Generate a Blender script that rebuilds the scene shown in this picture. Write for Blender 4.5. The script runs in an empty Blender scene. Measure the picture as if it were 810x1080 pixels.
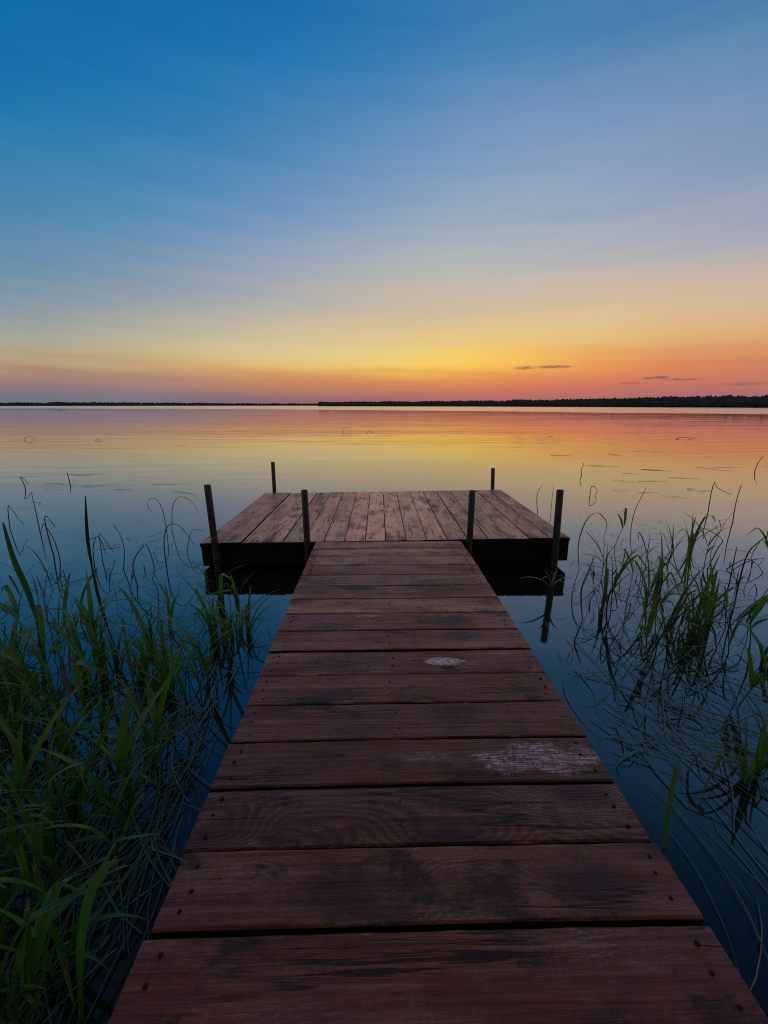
import bpy, bmesh, math, random
from mathutils import Vector, Matrix, Euler, noise as mnoise

random.seed(11)
S = bpy.context.scene
COL = S.collection
PI = math.pi
R = math.radians

# ------------------------------------------------------------------ camera
F_PX, CX, CY = 435.0, 405.0, 540.0
H_CAM = 1.55
PITCH = math.atan(112.5 / F_PX)
YAW = R(1.27)
CAM = Vector((-0.132, 0.0, H_CAM))
ROT = Euler((PI / 2 - PITCH, 0, -YAW), 'XYZ').to_matrix()

cam_d = bpy.data.cameras.new('camera')
cam = bpy.data.objects.new('camera', cam_d)
COL.objects.link(cam)
cam.location = CAM
cam.rotation_euler = ROT.to_euler()
cam_d.sensor_fit = 'VERTICAL'
cam_d.sensor_height = 36.0
cam_d.lens = 36.0 * F_PX / 1080.0
cam_d.clip_start = 0.05
cam_d.clip_end = 20000
S.camera = cam


def ray(px, py):
    return ROT @ Vector(((px - CX) / F_PX, -(py - CY) / F_PX, -1.0))


def on_z(px, py, z=0.0):
    d = ray(px, py)
    return CAM + d * ((z - CAM.z) / d.z)


def at_y(px, py, y):
    d = ray(px, py)
    return CAM + d * ((y - CAM.y) / d.y)


def project(d):
    c = ROT.transposed() @ d
    return CX + F_PX * c.x / -c.z, CY - F_PX * c.y / -c.z


# ------------------------------------------------------------------ helpers
def obj(name, bm, mats, parent=None, smooth=False):
    me = bpy.data.meshes.new(name)
    bm.to_mesh(me)
    bm.free()
    for m in (mats if isinstance(mats, (list, tuple)) else [mats]):
        me.materials.append(m)
    if smooth:
        for p in me.polygons:
            p.use_smooth = True
    o = bpy.data.objects.new(name, me)
    COL.objects.link(o)
    if parent:
        o.parent = parent
    return o


def tag(o, label=None, cat=None, group=None, kind=None):
    if label: o['label'] = label
    if cat: o['category'] = cat
    if group: o['group'] = group
    if kind: o['kind'] = kind
    return o


def empty(name, loc=(0, 0, 0), rot=(0, 0, 0)):
    o = bpy.data.objects.new(name, None)
    o.empty_display_size = 0.1
    COL.objects.link(o)
    o.location = loc
    o.rotation_euler = rot
    return o


def add_box(bm, c, s, bevel=0.0, mat=0):
    m = Matrix.Translation(c) @ Matrix.Diagonal((s[0], s[1], s[2], 1))
    r = bmesh.ops.create_cube(bm, size=1.0, matrix=m)
    fs = {f for v in r['verts'] for f in v.link_faces}
    for f in fs:
        f.material_index = mat
    if bevel:
        es = {e for v in r['verts'] for e in v.link_edges}
        bmesh.ops.bevel(bm, geom=list(es), offset=bevel, segments=2, affect='EDGES', profile=0.5)


def lin(c):
    c = c / 255.0
    return c / 12.92 if c <= 0.04045 else ((c + 0.055) / 1.055) ** 2.4


class NT:
    """tiny node-tree builder"""
    def __init__(self, tree):
        self.t = tree
        tree.nodes.clear()

    def n(self, typ, **kw):
        nd = self.t.nodes.new(typ)
        for k, v in kw.items():
            setattr(nd, k, v)
        return nd

    def put(self, sock, v):
        if hasattr(v, 'is_output') or isinstance(v, bpy.types.NodeSocket):
            self.t.links.new(v, sock)
        elif v is not None:
            if isinstance(v, (tuple, list)) and len(v) == 3 and sock.type == 'RGBA':
                v = (*v, 1)
            sock.default_value = v

    def math(self, op, a, b=None, c=None, clamp=False):
        nd = self.n('ShaderNodeMath', operation=op, use_clamp=clamp)
        self.put(nd.inputs[0], a)
        if b is not None: self.put(nd.inputs[1], b)
        if c is not None: self.put(nd.inputs[2], c)
        return nd.outputs[0]

    def mapr(self, v, a, b, c=0.0, d=1.0, smooth=True):
        nd = self.n('ShaderNodeMapRange', interpolation_type='SMOOTHSTEP' if smooth else 'LINEAR')
        nd.clamp = True
        for i, x in enumerate((v, a, b, c, d)):
            self.put(nd.inputs[i], x)
        return nd.outputs[0]

    def mix(self, f, a, b, blend='MIX'):
        nd = self.n('ShaderNodeMix', data_type='RGBA', blend_type=blend)
        self.put(nd.inputs[0], f)
        self.put(nd.inputs[6], a)
        self.put(nd.inputs[7], b)
        return nd.outputs[2]

    def comb(self, x, y, z=0.0):
        nd = self.n('ShaderNodeCombineXYZ')
        for i, v in enumerate((x, y, z)):
            self.put(nd.inputs[i], v)
        return nd.outputs[0]

    def sep(self, v):
        nd = self.n('ShaderNodeSeparateXYZ')
        self.put(nd.inputs[0], v)
        return nd.outputs

    def noise(self, vec, scale=1.0, detail=2.0, rough=0.5, dist=0.0, dims='3D'):
        nd = self.n('ShaderNodeTexNoise', noise_dimensions=dims)
        self.put(nd.inputs['Vector'], vec)
        nd.inputs['Scale'].default_value = scale
        nd.inputs['Detail'].default_value = detail
        nd.inputs['Roughness'].default_value = rough
        nd.inputs['Distortion'].default_value = dist
        return nd.outputs[0]

    def bump(self, h, dist, strength=1.0, normal=None):
        nd = self.n('ShaderNodeBump')
        self.put(nd.inputs['Height'], h)
        self.put(nd.inputs['Distance'], dist)
        self.put(nd.inputs['Strength'], strength)
        if normal is not None: self.put(nd.inputs['Normal'], normal)
        return nd.outputs[0]

    def principled(self, **kw):
        p = self.n('ShaderNodeBsdfPrincipled')
        for k, v in kw.items():
            self.put(p.inputs[k.replace('_', ' ')], v)
        o = self.n('ShaderNodeOutputMaterial')
        self.t.links.new(p.outputs[0], o.inputs[0])
        return p, o


def new_mat(name):
    m = bpy.data.materials.new(name)
    m.use_nodes = True
    return m, NT(m.node_tree)


# ------------------------------------------------------------------ sky
SKY = {  # photo column -> (row, rgb)
 20: [(0,14,103,168),(50,15,107,170),(100,20,115,172),(150,45,125,173),(200,65,131,173),(240,84,134,174),(280,100,142,170),(310,120,147,165),(340,143,152,158),(360,160,160,148),(375,172,156,128),(385,172,146,116),(395,163,126,108),(405,143,116,116),(415,116,113,126),(427,100,114,130)],
 150: [(0,17,104,170),(50,20,111,174),(100,30,118,175),(150,50,126,177),(200,68,135,180),(243,92,144,179),(274,115,147,172),(296,134,151,169),(317,147,158,162),(338,166,166,155),(360,186,178,146),(377,192,170,117),(391,184,146,110),(402,168,130,119),(413,140,120,129),(421,120,114,130),(427,112,112,130)],
 270: [(0,20,105,172),(50,26,115,178),(100,45,122,178),(150,70,130,180),(200,86,138,185),(240,115,148,190),(280,140,156,185),(310,162,166,175),(330,178,176,167),(350,198,186,154),(370,219,194,141),(380,223,186,124),(390,215,160,100),(400,200,140,90),(410,176,120,95),(420,142,106,110),(427,128,100,110)],
 400: [(0,30,112,176),(50,45,122,180),(100,68,130,181),(150,92,138,185),(200,112,150,188),(240,145,163,186),(264,164,172,181),(296,177,178,172),(317,188,178,162),(336,201,182,151),(353,213,188,143),(366,225,198,134),(380,231,205,120),(388,231,190,96),(396,226,164,84),(404,216,142,86),(413,192,119,98),(420,164,105,104),(427,145,100,108)],
 505: [(0,45,118,178),(50,70,129,180),(100,98,140,185),(150,116,150,190),(200,132,161,190),(243,156,171,186),(268,178,182,179),(289,190,184,170),(311,202,183,157),(328,212,186,148),(345,219,190,138),(357,226,196,124),(368,240,200,108),(377,252,212,84),(385,251,205,76),(391,242,178,74),(400,227,148,76),(407,215,124,82),(415,194,108,91),(421,178,104,99),(427,165,102,104)],
 640: [(0,60,120,174),(50,80,134,178),(100,105,142,183),(150,122,150,188),(200,143,163,187),(243,166,170,183),(270,182,180,178),(291,198,180,165),(319,212,183,147),(334,221,192,138),(349,225,191,125),(361,227,184,112),(370,227,163,96),(381,229,140,80),(391,227,137,82),(400,220,124,86),(407,201,111,94),(417,184,105,100),(427,165,98,104)],
 790: [(0,70,120,170),(50,90,138,175),(100,110,145,180),(150,126,147,184),(200,146,156,184),(240,166,166,178),(280,190,175,165),(310,205,179,150),(330,214,174,133),(350,214,160,110),(370,209,140,95),(382,204,129,90),(395,194,116,92),(405,180,110,98),(415,165,106,108),(427,150,102,112)],
}
COLS = sorted(SKY)


def col_at(c, y):
    L = SKY[c]
    if y <= L[0][0]: return L[0][1:]
    for a, b in zip(L, L[1:]):
        if y <= b[0]:
            f = (y - a[0]) / (b[0] - a[0])
            return tuple(a[i] + (b[i] - a[i]) * f for i in (1, 2, 3))
    return L[-1][1:]


def img_col(x, y):
    x = min(max(x, COLS[0]), COLS[-1])
    return blend_col(x, y)


def blend_col(x, y):
    # columns blended with a smooth kernel, so no column leaves a crease
    sx = 48.0
    num, den = [0, 0, 0], 0
    for k in range(-4, 5):
        c = lerp_col(min(max(x + k * sx / 2.2, COLS[0] - 60), COLS[-1] + 60), y)
        w = math.exp(-(k / 2.2) ** 2 / 2)
        den += w
        for i in range(3): num[i] += c[i] * w
    c = [v / den for v in num]
    lum = 0.3 * c[0] + 0.59 * c[1] + 0.11 * c[2]
    k = 0.95          # slightly veiled dusk air
    return tuple(lum + (v - lum) * k for v in c)


def lerp_col(x, y):
    x = min(max(x, COLS[0]), COLS[-1])
    for a, b in zip(COLS, COLS[1:]):
        if x <= b:
            f = (x - a) / (b - a)
            return tuple(p + (q - p) * f for p, q in zip(col_at(a, y), col_at(b, y)))


HIGH = (8, 36, 60)        # clear blue above the frame
ZENITH = (184, 146, 124)     # rosy twilight overhead
BACK_LOW = (176, 134, 116) # pink eastern sky behind the camera


def sky_rgb(az, el):
    """az degrees right of the camera heading, el degrees -> display rgb"""
    a = max(-60, min(60, az))
    def front(e):
        ar, er = R(a) + YAW, R(e)
        d = Vector((math.sin(ar) * math.cos(er), math.cos(ar) * math.cos(er), math.sin(er)))
        x, y = project(d)
        return img_col(x, y)
    top = 37.5
    if el <= top:
        c = front(el)
    else:
        c0 = front(top)
        f = min(1.0, (el - top) / 14.0)
        c = tuple(p + (q - p) * f for p, q in zip(c0, HIGH))
        f = min(1.0, max(0.0, (el - 58) / 15.0))
        c = tuple(p + (q - p) * f for p, q in zip(c, ZENITH))
    return c


world = bpy.data.worlds.new('World')
S.world = world
world.use_nodes = True
g = NT(world.node_tree)
tc = g.n('ShaderNodeTexCoord')
dx, dy, dz = g.sep(tc.outputs['Generated'])
az = g.math('MULTIPLY', g.math('SUBTRACT', g.math('ARCTAN2', dx, dy), YAW), 180 / PI)
el = g.math('MULTIPLY', g.math('ARCSINE', g.math('MAXIMUM', g.math('MINIMUM', dz, 1.0), -1.0)), 180 / PI)
# thin horizontal streaks of high cloud near the horizon shift the colour bands a little
sn = g.noise(g.comb(g.math('MULTIPLY', az, 0.045), g.math('ADD', g.math('MULTIPLY', el, 0.85), g.math('MULTIPLY', az, 0.022)), 3.7), 1.0, 5.0, 0.58)
sn2 = g.noise(g.comb(g.math('MULTIPLY', az, 0.02), g.math('MULTIPLY', el, 0.16), 9.1), 1.0, 3.0, 0.5)
amp = g.mapr(el, 0.3, 5.0, 0.6, 2.9)
shift = g.math('MULTIPLY', g.math('SUBTRACT', sn, 0.5), amp)
shift2 = g.math('MULTIPLY', g.math('SUBTRACT', sn2, 0.5), g.mapr(el, 1.5, 14.0, 0.0, 5.0))
el2 = g.math('MAXIMUM', g.math('ADD', g.math('ADD', el, shift), shift2), 0.0)
pos = g.math('SQRT', g.math('DIVIDE', el2, 90.0))
KN = [-60, -48, -38, -29, -20, -12, -4, 3, 10, 17, 25, 34, 44, 56]
ELS = [0, .35, .7, 1.1, 1.6, 2.1, 2.7, 3.3, 4.0, 4.7, 5.5, 6.4, 7.4, 8.6, 10, 12, 14.5, 17.5, 21, 25, 29, 33, 38, 44, 52, 62, 75, 90]


def ramp(fn):
    nd = g.n('ShaderNodeValToRGB')
    nd.color_ramp.interpolation = 'LINEAR'
    e = nd.color_ramp.elements
    for i, x in enumerate(ELS):
        c = tuple(lin(v) for v in fn(x)) + (1,)
        p = math.sqrt(x / 90)
        if i == 0:
            e[0].position, e[0].color = p, c
        elif i == len(ELS) - 1:
            e[len(e) - 1].position, e[len(e) - 1].color = 1.0, c
        else:
            s = e.new(p)
            s.color = c
    g.put(nd.inputs[0], pos)
    return nd.outputs[0]


acc = ramp(lambda e: sky_rgb(KN[0], e))
for a0, a1 in zip(KN, KN[1:]):
    acc = g.mix(g.mapr(az, a0, a1, smooth=False), acc, ramp(lambda e, a=a1: sky_rgb(a, e)))
# the sky behind the camera: dull dusk blue
back = ramp(lambda e: tuple(p + (q - p) * min(1, max(0, e - 30) / 50) for p, q in zip(BACK_LOW, ZENITH)))
acc = g.mix(g.mapr(g.math('ABSOLUTE', az), 62, 115), acc, back)


def cloud(px, py, wpx, hpx, seed, dens):
    global acc
    d = ray(px, py).normalized()
    a0 = math.degrees(math.atan2(d.x, d.y) - YAW)
    e0 = math.degrees(math.asin(d.z))
    k = 57.3 / F_PX
    u = g.math('DIVIDE', g.math('SUBTRACT', az, a0), wpx * k)
    v = g.math('DIVIDE', g.math('SUBTRACT', el, e0), hpx * k)
    nz = g.noise(g.comb(g.math('MULTIPLY', az, 0.9), g.math('MULTIPLY', el, 4.0), seed), 1.0, 5.0, 0.65)
    r2 = g.math('ADD', g.math('MULTIPLY', u, u), g.math('MULTIPLY', v, v))
    m = g.math('SUBTRACT', g.math('ADD', g.math('SUBTRACT', 1.0, r2), g.math('MULTIPLY', g.math('SUBTRACT', nz, 0.5), 3.0)), 0.15)
    m = g.math('MULTIPLY', g.mapr(m, 0.0, 0.9), g.math('MULTIPLY', g.mapr(r2, 0.4, 1.8, 1.0, 0.0), dens))
    acc = g.mix(m, acc, (lin(112), lin(84), lin(92), 1))


cloud(580, 387, 26, 1.7, 1.3, 0.75)
cloud(553, 388, 11, 1.8, 5.3, 0.7)
cloud(692, 398.6, 15, 1.5, 7.9, 0.75)
cloud(720, 400, 17, 1.3, 2.2, 0.6)
cloud(668, 404, 14, 1.3, 4.4, 0.45)
cloud(783, 405, 18, 2.0, 8.8, 0.4)
bg = g.n('ShaderNodeBackground')
g.put(bg.inputs[0], acc)
bg.inputs[1].default_value = 1.05
ow = g.n('ShaderNodeOutputWorld')
world.node_tree.links.new(bg.outputs[0], ow.inputs[0])
world.cycles.sampling_method = 'MANUAL'
world.cycles.sample_map_resolution = 1024

# ------------------------------------------------------------------ water
m_water, n = new_mat('lake_water')
geo = n.n('ShaderNodeNewGeometry')
x, y, z = n.sep(geo.outputs['Position'])
dist = n.math('SQRT', n.math('ADD', n.math('MULTIPLY', x, x), n.math('MULTIPLY', y, y)))
# wind-ruffled water far out (nearer on the right-hand side)
edge_w = n.noise(n.comb(n.math('MULTIPLY', x, 0.012), n.math('MULTIPLY', y, 0.012), 0.0), 1.0, 3.0)
slant = n.math('DIVIDE', x, n.math('MAXIMUM', dist, 1.0))             # -1 left .. 1 right
rd = n.math('MULTIPLY', dist, n.math('ADD', n.mapr(slant, -0.7, 0.5, 0.34, 1.0, smooth=False),
                                     n.math('MULTIPLY', n.math('SUBTRACT', edge_w, 0.5), 0.25)))
ruf = n.mapr(rd, 92, 116)
# gentle swell that grows with distance from the sheltered dock
w1 = n.noise(n.comb(n.math('MULTIPLY', x, 0.42), n.math('MULTIPLY', y, 1.35), 0.0), 1.0, 2.5, 0.5, 0.4)
w2 = n.noise(n.comb(n.math('MULTIPLY', x, 0.07), n.math('MULTIPLY', y, 0.28), 4.0), 1.0, 2.0, 0.5)
w3 = n.noise(n.comb(n.math('MULTIPLY', x, 3.0), n.math('MULTIPLY', y, 5.0), 4.0), 1.0, 2.0, 0.5)
patch = n.mapr(n.noise(n.comb(n.math('MULTIPLY', x, 0.05), n.math('MULTIPLY', y, 0.10), 2.0), 1.0, 3.0), 0.4, 0.65, 0.3, 1.0)
hgt = n.math('ADD', n.math('MULTIPLY', w1, n.math('MULTIPLY', patch, 0.022)), n.math('MULTIPLY', w2, 0.03))
hgt = n.math('ADD', n.math('MULTIPLY', hgt, n.mapr(dist, 4.0, 22.0, 0.05, 1.0)), n.math('MULTIPLY', w3, 0.0003))
nb = n.bump(hgt, 1.0)
rough = n.mapr(ruf, 0, 1, 0.035, 0.17)
body = n.n('ShaderNodeBsdfDiffuse')
body.inputs[0].default_value = (0.0025, 0.012, 0.016, 1)
gl = n.n('ShaderNodeBsdfGlossy')
gl.inputs[0].default_value = (1, 1, 1, 1)
n.put(gl.inputs['Roughness'], rough)
n.put(gl.inputs['Normal'], nb)
fr = n.n('ShaderNodeFresnel')
fr.inputs[0].default_value = 1.33
n.put(fr.inputs['Normal'], nb)
mx = n.n('ShaderNodeMixShader')
n.put(mx.inputs[0], n.math('POWER', fr.outputs[0], 0.56))
n.t.links.new(body.outputs[0], mx.inputs[1])
n.t.links.new(gl.outputs[0], mx.inputs[2])
om = n.n('ShaderNodeOutputMaterial')
n.t.links.new(mx.outputs[0], om.inputs[0])

bm = bmesh.new()
XS = [-6000, -1500, -400, -100, -30, -10, 0, 10, 30, 100, 400, 1500, 6000]
YS = [-60, -10, 0, 5, 10, 20, 40, 80, 200, 500, 1200, 3000, 7000]
vs = [[bm.verts.new((a, b, 0)) for b in YS] for a in XS]
for i in range(len(XS) - 1):
    for j in range(len(YS) - 1):
        bm.faces.new((vs[i][j], vs[i + 1][j], vs[i + 1][j + 1], vs[i][j + 1]))
tag(obj('water', bm, m_water), kind='structure')

# ------------------------------------------------------------------ far shore and forest
m_soil, n = new_mat('shore_soil')
n.principled(Base_Color=(0.02, 0.025, 0.022), Roughness=1.0)
m_far, n = new_mat('far_foliage')
geo = n.n('ShaderNodeNewGeometry')
f = n.noise(geo.outputs['Position'], 0.25, 3.0)
n.principled(Base_Color=n.mix(f, (0.016, 0.044, 0.058, 1), (0.028, 0.066, 0.074, 1)), Roughness=1.0, Specular_IOR_Level=0.0)  # lightened and bluish: distance haze put into the leaf colour


def shore_pt(px, dist):
    d = ray(px, 470)
    d = Vector((d.x, d.y, 0)).normalized()
    return Vector((CAM.x + d.x * dist, CAM.y + d.y * dist, 0))


def shore_strip(bm, pts, depth, h):
    top = []
    rows = []
    for p in pts:
        d = Vector((p.x, p.y, 0)).normalized()
        rows.append([bm.verts.new(p + d * a + Vector((0, 0, b))) for a, b in
                     ((-2, -0.5), (3, 0.5), (depth * 0.5, h), (depth, h * 1.1), (depth + 2, -0.5))])
    for a, b in zip(rows, rows[1:]):
        for i in range(4):
            bm.faces.new((a[i], a[i + 1], b[i + 1], b[i]))


def blob(bm, c, rx, rz, conifer):
    if conifer:
        k = 7
        tip = bm.verts.new(c + Vector((0, 0, rz * 2.0)))
        prev = None
        for t, w in ((0.05, 0.9), (0.35, 0.75), (0.36, 1.0), (0.7, 0.35)):
            pass
        ringA = [bm.verts.new(c + Vector((rx * .75 * math.cos(i * 2 * PI / k) * random.uniform(.7, 1.2),
                                          rx * .75 * math.sin(i * 2 * PI / k) * random.uniform(.7, 1.2), rz * random.uniform(.1, .3)))) for i in range(k)]
        ringB = [bm.verts.new(c + Vector((rx * .4 * math.cos(i * 2 * PI / k) * random.uniform(.6, 1.3),
                                          rx * .4 * math.sin(i * 2 * PI / k) * random.uniform(.6, 1.3), rz * random.uniform(1.0, 1.3)))) for i in range(k)]
        for i in range(k):
            j = (i + 1) % k
            bm.faces.new((ringA[i], ringA[j], ringB[j], ringB[i]))
            bm.faces.new((ringB[i], ringB[j], tip))
    else:
        r = bmesh.ops.create_icosphere(bm, subdivisions=1, radius=1.0)
        s = random.random() * 99
        for v in r['verts']:
            k = 1 + 0.45 * mnoise.noise(v.co * 1.7 + Vector((s, 0, 0)))
            v.co = c + Vector((v.co.x * rx * k, v.co.y * rx * k, rz + v.co.z * rz * k))


def forest(name, prof, n_per, rows, hfun, label, mound):
    pts = [shore_pt(px, dd) for px, dd in prof]
    bm = bmesh.new()
    shore_strip(bm, pts, 60, mound)
    tag(obj('shore', bm, m_soil), kind='structure')
    bm = bmesh.new()
    for (pa, da), (pb, db) in zip(prof, prof[1:]):
        A, B = shore_pt(pa, da), shore_pt(pb, db)
        cnt = max(2, int((B - A).length / n_per))
        for i in range(cnt):
            for r_ in range(rows):
                t = (i + random.random()) / cnt
                p = A.lerp(B, t)
                d = Vector((p.x, p.y, 0)).normalized()
                hh = hfun(pa + (pb - pa) * t) * random.uniform(0.93, 1.03)
                off = 2 + r_ * 13 + random.random() * 10
                con = random.random() < 0.18
                hh *= 1 + 0.16 * mnoise.noise(Vector((p.x * .022, p.y * .022, 1.0))) + 0.08 * mnoise.noise(Vector((p.x * .09, p.y * .09, 4.0)))
                blob(bm, p + d * off + Vector((0, 0, -0.3 + (0 if r_ == 0 else mound * 0.6))), hh * random.uniform(.30, .46) * (0.6 if con else 1), hh / 2, con)
        # undergrowth closes the foot of the wood
        for i in range(cnt * 2):
            p = A.lerp(B, (i + random.random()) / cnt / 2)
            d = Vector((p.x, p.y, 0)).normalized()
            hh = hfun(pa + (pb - pa) * i / cnt / 2) * random.uniform(0.5, 0.85)
            blob(bm, p + d * random.uniform(0.5, 3) + Vector((0, 0, -0.8)), max(hh * 0.6, n_per * 0.5), hh / 2, False)
    o = obj(name, bm, m_far)
    tag(o, label, 'forest', kind='stuff')


forest('forest', [(338, 790), (345, 760), (400, 700), (500, 600), (600, 500), (700, 440), (800, 400), (960, 350)], 1.3, 3,
       lambda px: 7.6 + (px - 340) / 460 * 0.7, 'dark wooded shore stretching across the right half of the horizon', 1.2)
forest('forest', [(-160, 1500), (40, 1500), (66, 1480), (200, 1600), (300, 1750), (380, 1900)], 3.5, 2,
       lambda px: 10.5 - (1.5 if px < 60 else 0) - (px > 220) * 1.0, 'thin distant dark wooded shoreline on the left horizon', 1.5)

# ------------------------------------------------------------------ wood
def wood(name, dark, mid, worn, wear_bias, grain_contrast=1.0, stains=()):
    m, n = new_mat(name)
    at = n.n('ShaderNodeAttribute', attribute_name='board')
    u, v, r = n.sep(at.outputs['Vector'])
    at2 = n.n('ShaderNodeAttribute', attribute_name='look')
    tone, wr, hue = n.sep(at2.outputs['Vector'])
    grain = n.n('ShaderNodeAttribute', attribute_name='grain').outputs['Fac']
    rz = n.math('MULTIPLY', r, 53.0)
    # knots
    vo = n.n('ShaderNodeTexVoronoi', feature='F1')
    n.put(vo.inputs['Vector'], n.comb(n.math('MULTIPLY', u, 1.9), n.math('MULTIPLY', v, 4.2), rz))
    vo.inputs['Scale'].default_value = 1.0
    kd = vo.outputs['Distance']
    knot = n.mapr(kd, 0.10, 0.62, 1.0, 0.0)
    core = n.mapr(kd, 0.10, 0.24, 1.0, 0.0)
    low = n.noise(n.comb(n.math('MULTIPLY', u, 0.9), n.math('MULTIPLY', v, 3.4), rz), 1.0, 2.0, 0.4)
    w = n.math('ADD', n.math('MULTIPLY', v, 1.0), n.math('ADD', n.math('MULTIPLY', low, 0.30), n.math('MULTIPLY', knot, 0.075)))
    wob = n.noise(n.comb(n.math('MULTIPLY', u, 9.0), n.math('MULTIPLY', v, 60.0), rz), 1.0, 3.0)
    ring = n.math('ADD', n.math('MULTIPLY', n.math('SINE', n.math('ADD', n.math('MULTIPLY', w, 2 * PI * 78), n.math('MULTIPLY', wob, 2.6))), 0.5), 0.5)
    fib = n.noise(n.comb(n.math('MULTIPLY', u, 7.0), n.math('MULTIPLY', v, 330.0), rz), 1.0, 4.0, 0.65)
    fib2 = n.noise(n.comb(n.math('MULTIPLY', u, 60.0), n.math('MULTIPLY', v, 420.0), rz), 1.0, 2.0, 0.7)
    blot = n.noise(n.comb(n.math('MULTIPLY', u, 2.3), n.math('MULTIPLY', v, 7.0), rz), 1.0, 5.0, 0.62)
    grime = n.noise(n.comb(n.math('MULTIPLY', u, 5.0), n.math('MULTIPLY', v, 9.0), n.math('ADD', rz, 7.0)), 1.0, 6.0, 0.7)
    # long checks
    ck = n.noise(n.comb(n.math('MULTIPLY', u, 0.32), n.math('MULTIPLY', v, 7.0), n.math('ADD', rz, 21.0)), 1.0, 6.0, 0.5)
    ckm = n.mapr(n.math('ABSOLUTE', n.math('SUBTRACT', ck, 0.5)), 0.003, 0.013, 1.0, 0.0)
    ckm = n.math('MULTIPLY', ckm, n.mapr(n.noise(n.comb(n.math('MULTIPLY', u, 2.0), rz, 3.0), 1.0, 2.0), 0.44, 0.52))
    base = n.mix(n.math('MULTIPLY', ring, n.math('MULTIPLY', grain, grain_contrast)), mid, dark)
    streak = n.noise(n.comb(n.math('MULTIPLY', u, 1.7), n.math('MULTIPLY', v, 75.0), n.math('ADD', rz, 3.0)), 1.0, 4.0, 0.6)
    base = n.mix(n.mapr(streak, 0.46, 0.68, 0.0, 0.8), base, dark)
    base = n.mix(n.mapr(streak, 0.30, 0.45, 0.45, 0.0), base, worn)
    base = n.mix(n.mapr(blot, 0.35, 0.72, 0.0, 0.55), base, dark)
    base = n.mix(n.math('MULTIPLY', n.mapr(fib, 0.40, 0.68), 0.45), base, dark)
    # worn, bare silvery wood in dry-brushed patches
    wm = n.math('ADD', n.math('ADD', n.noise(n.comb(n.math('MULTIPLY', u, 1.6), n.math('MULTIPLY', v, 5.5), n.math('ADD', rz, 11.0)), 1.0, 5.0, 0.65), wr), wear_bias)
    wm = n.math('MULTIPLY', n.mapr(wm, 0.50, 0.78), n.mapr(n.math('ADD', n.math('MULTIPLY', fib, 0.6), n.math('MULTIPLY', fib2, 0.5)), 0.46, 0.66))
    wm = n.math('MULTIPLY', wm, n.mapr(ring, 0.0, 0.8, 1.0, 0.45))
    base = n.mix(wm, base, worn)
    # faint saw marks across and along the board
    sx_ = n.mapr(n.noise(n.comb(n.math('MULTIPLY', u, 150.0), n.math('MULTIPLY', v, 14.0), rz), 1.0, 1.0), 0.56, 0.70)
    sy_ = n.mapr(n.noise(n.comb(n.math('MULTIPLY', u, 11.0), n.math('MULTIPLY', v, 280.0), rz), 1.0, 1.0), 0.54, 0.68)
    sw = n.math('MULTIPLY', n.math('MAXIMUM', n.math('MULTIPLY', sx_, 0.8), sy_), n.mapr(n.noise(n.comb(n.math('MULTIPLY', u, 3.5), n.math('MULTIPLY', v, 10.0), n.math('ADD', rz, 31.0)), 1.0, 4.0, 0.7), 0.46, 0.66))
    base = n.mix(n.math('MULTIPLY', sw, 0.24), base, worn)
    # dark weather staining, dark knots, black checks
    base = n.mix(n.math('MULTIPLY', n.mapr(n.math('ADD', grime, n.math('MULTIPLY', n.math('SUBTRACT', fib, 0.5), 0.22)), 0.52, 0.66), 0.82), base, (0.010, 0.009, 0.010, 1))
    base = n.mix(n.math('MULTIPLY', n.math('MULTIPLY', n.mapr(knot, 0.45, 1.0), n.mapr(fib, 0.3, 0.6, 0.4, 1.0)), 0.6), base, (0.016, 0.010, 0.010, 1))
    base = n.mix(n.math('MULTIPLY', core, 0.7), base, (0.03, 0.022, 0.02, 1))
    base = n.mix(n.math('MULTIPLY', ckm, 0.92), base, (0.003, 0.003, 0.003, 1))
    # shade painted along the arrises, with the odd rubbed edge
    eg = n.mapr(n.math('ABSOLUTE', v), 0.088, 0.099)
    base = n.mix(n.math('MULTIPLY', eg, 0.75), base, (0.012, 0.009, 0.008, 1))
    rub = n.math('MULTIPLY', n.mapr(n.math('ABSOLUTE', v), 0.080, 0.092), n.mapr(n.noise(n.comb(n.math('MULTIPLY', u, 6.0), n.math('MULTIPLY', v, 30.0), rz), 1.0, 4.0, 0.7), 0.55, 0.68))
    base = n.mix(n.math('MULTIPLY', rub, 0.5), base, worn)
    # pale paint specks
    sp = n.mapr(n.noise(n.comb(n.math('MULTIPLY', u, 55.0), n.math('MULTIPLY', v, 75.0), rz), 1.0, 1.0), 0.76, 0.80)
    base = n.mix(n.math('MULTIPLY', sp, 0.6), base, (0.24, 0.23, 0.25, 1))
    hs = n.n('ShaderNodeHueSaturation')
    n.put(hs.inputs['Hue'], hue)
    n.put(hs.inputs['Value'], tone)
    n.put(hs.inputs['Color'], base)
    base = hs.outputs[0]
    geo = n.n('ShaderNodeNewGeometry')
    px, py, pz = n.sep(geo.outputs['Position'])
    paint = None
    for (sx, sy, ra, rb, lo, hi, mode, seed) in stains:
        du = n.math('DIVIDE', n.math('SUBTRACT', px, sx), ra)
        dv = n.math('DIVIDE', n.math('SUBTRACT', py, sy), rb)
        ns = n.noise(n.comb(n.math('MULTIPLY', px, 8.0), n.math('MULTIPLY', py, 18.0), seed), 1.0, 5.0, 0.65)
        r2 = n.math('ADD', n.math('MULTIPLY', du, du), n.math('MULTIPLY', dv, dv))
        k = n.math('ADD', n.math('SUBTRACT', 1.0, r2), n.math('MULTIPLY', n.math('SUBTRACT', ns, 0.5), 3.2))
        k = n.mapr(k, lo, hi)
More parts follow.
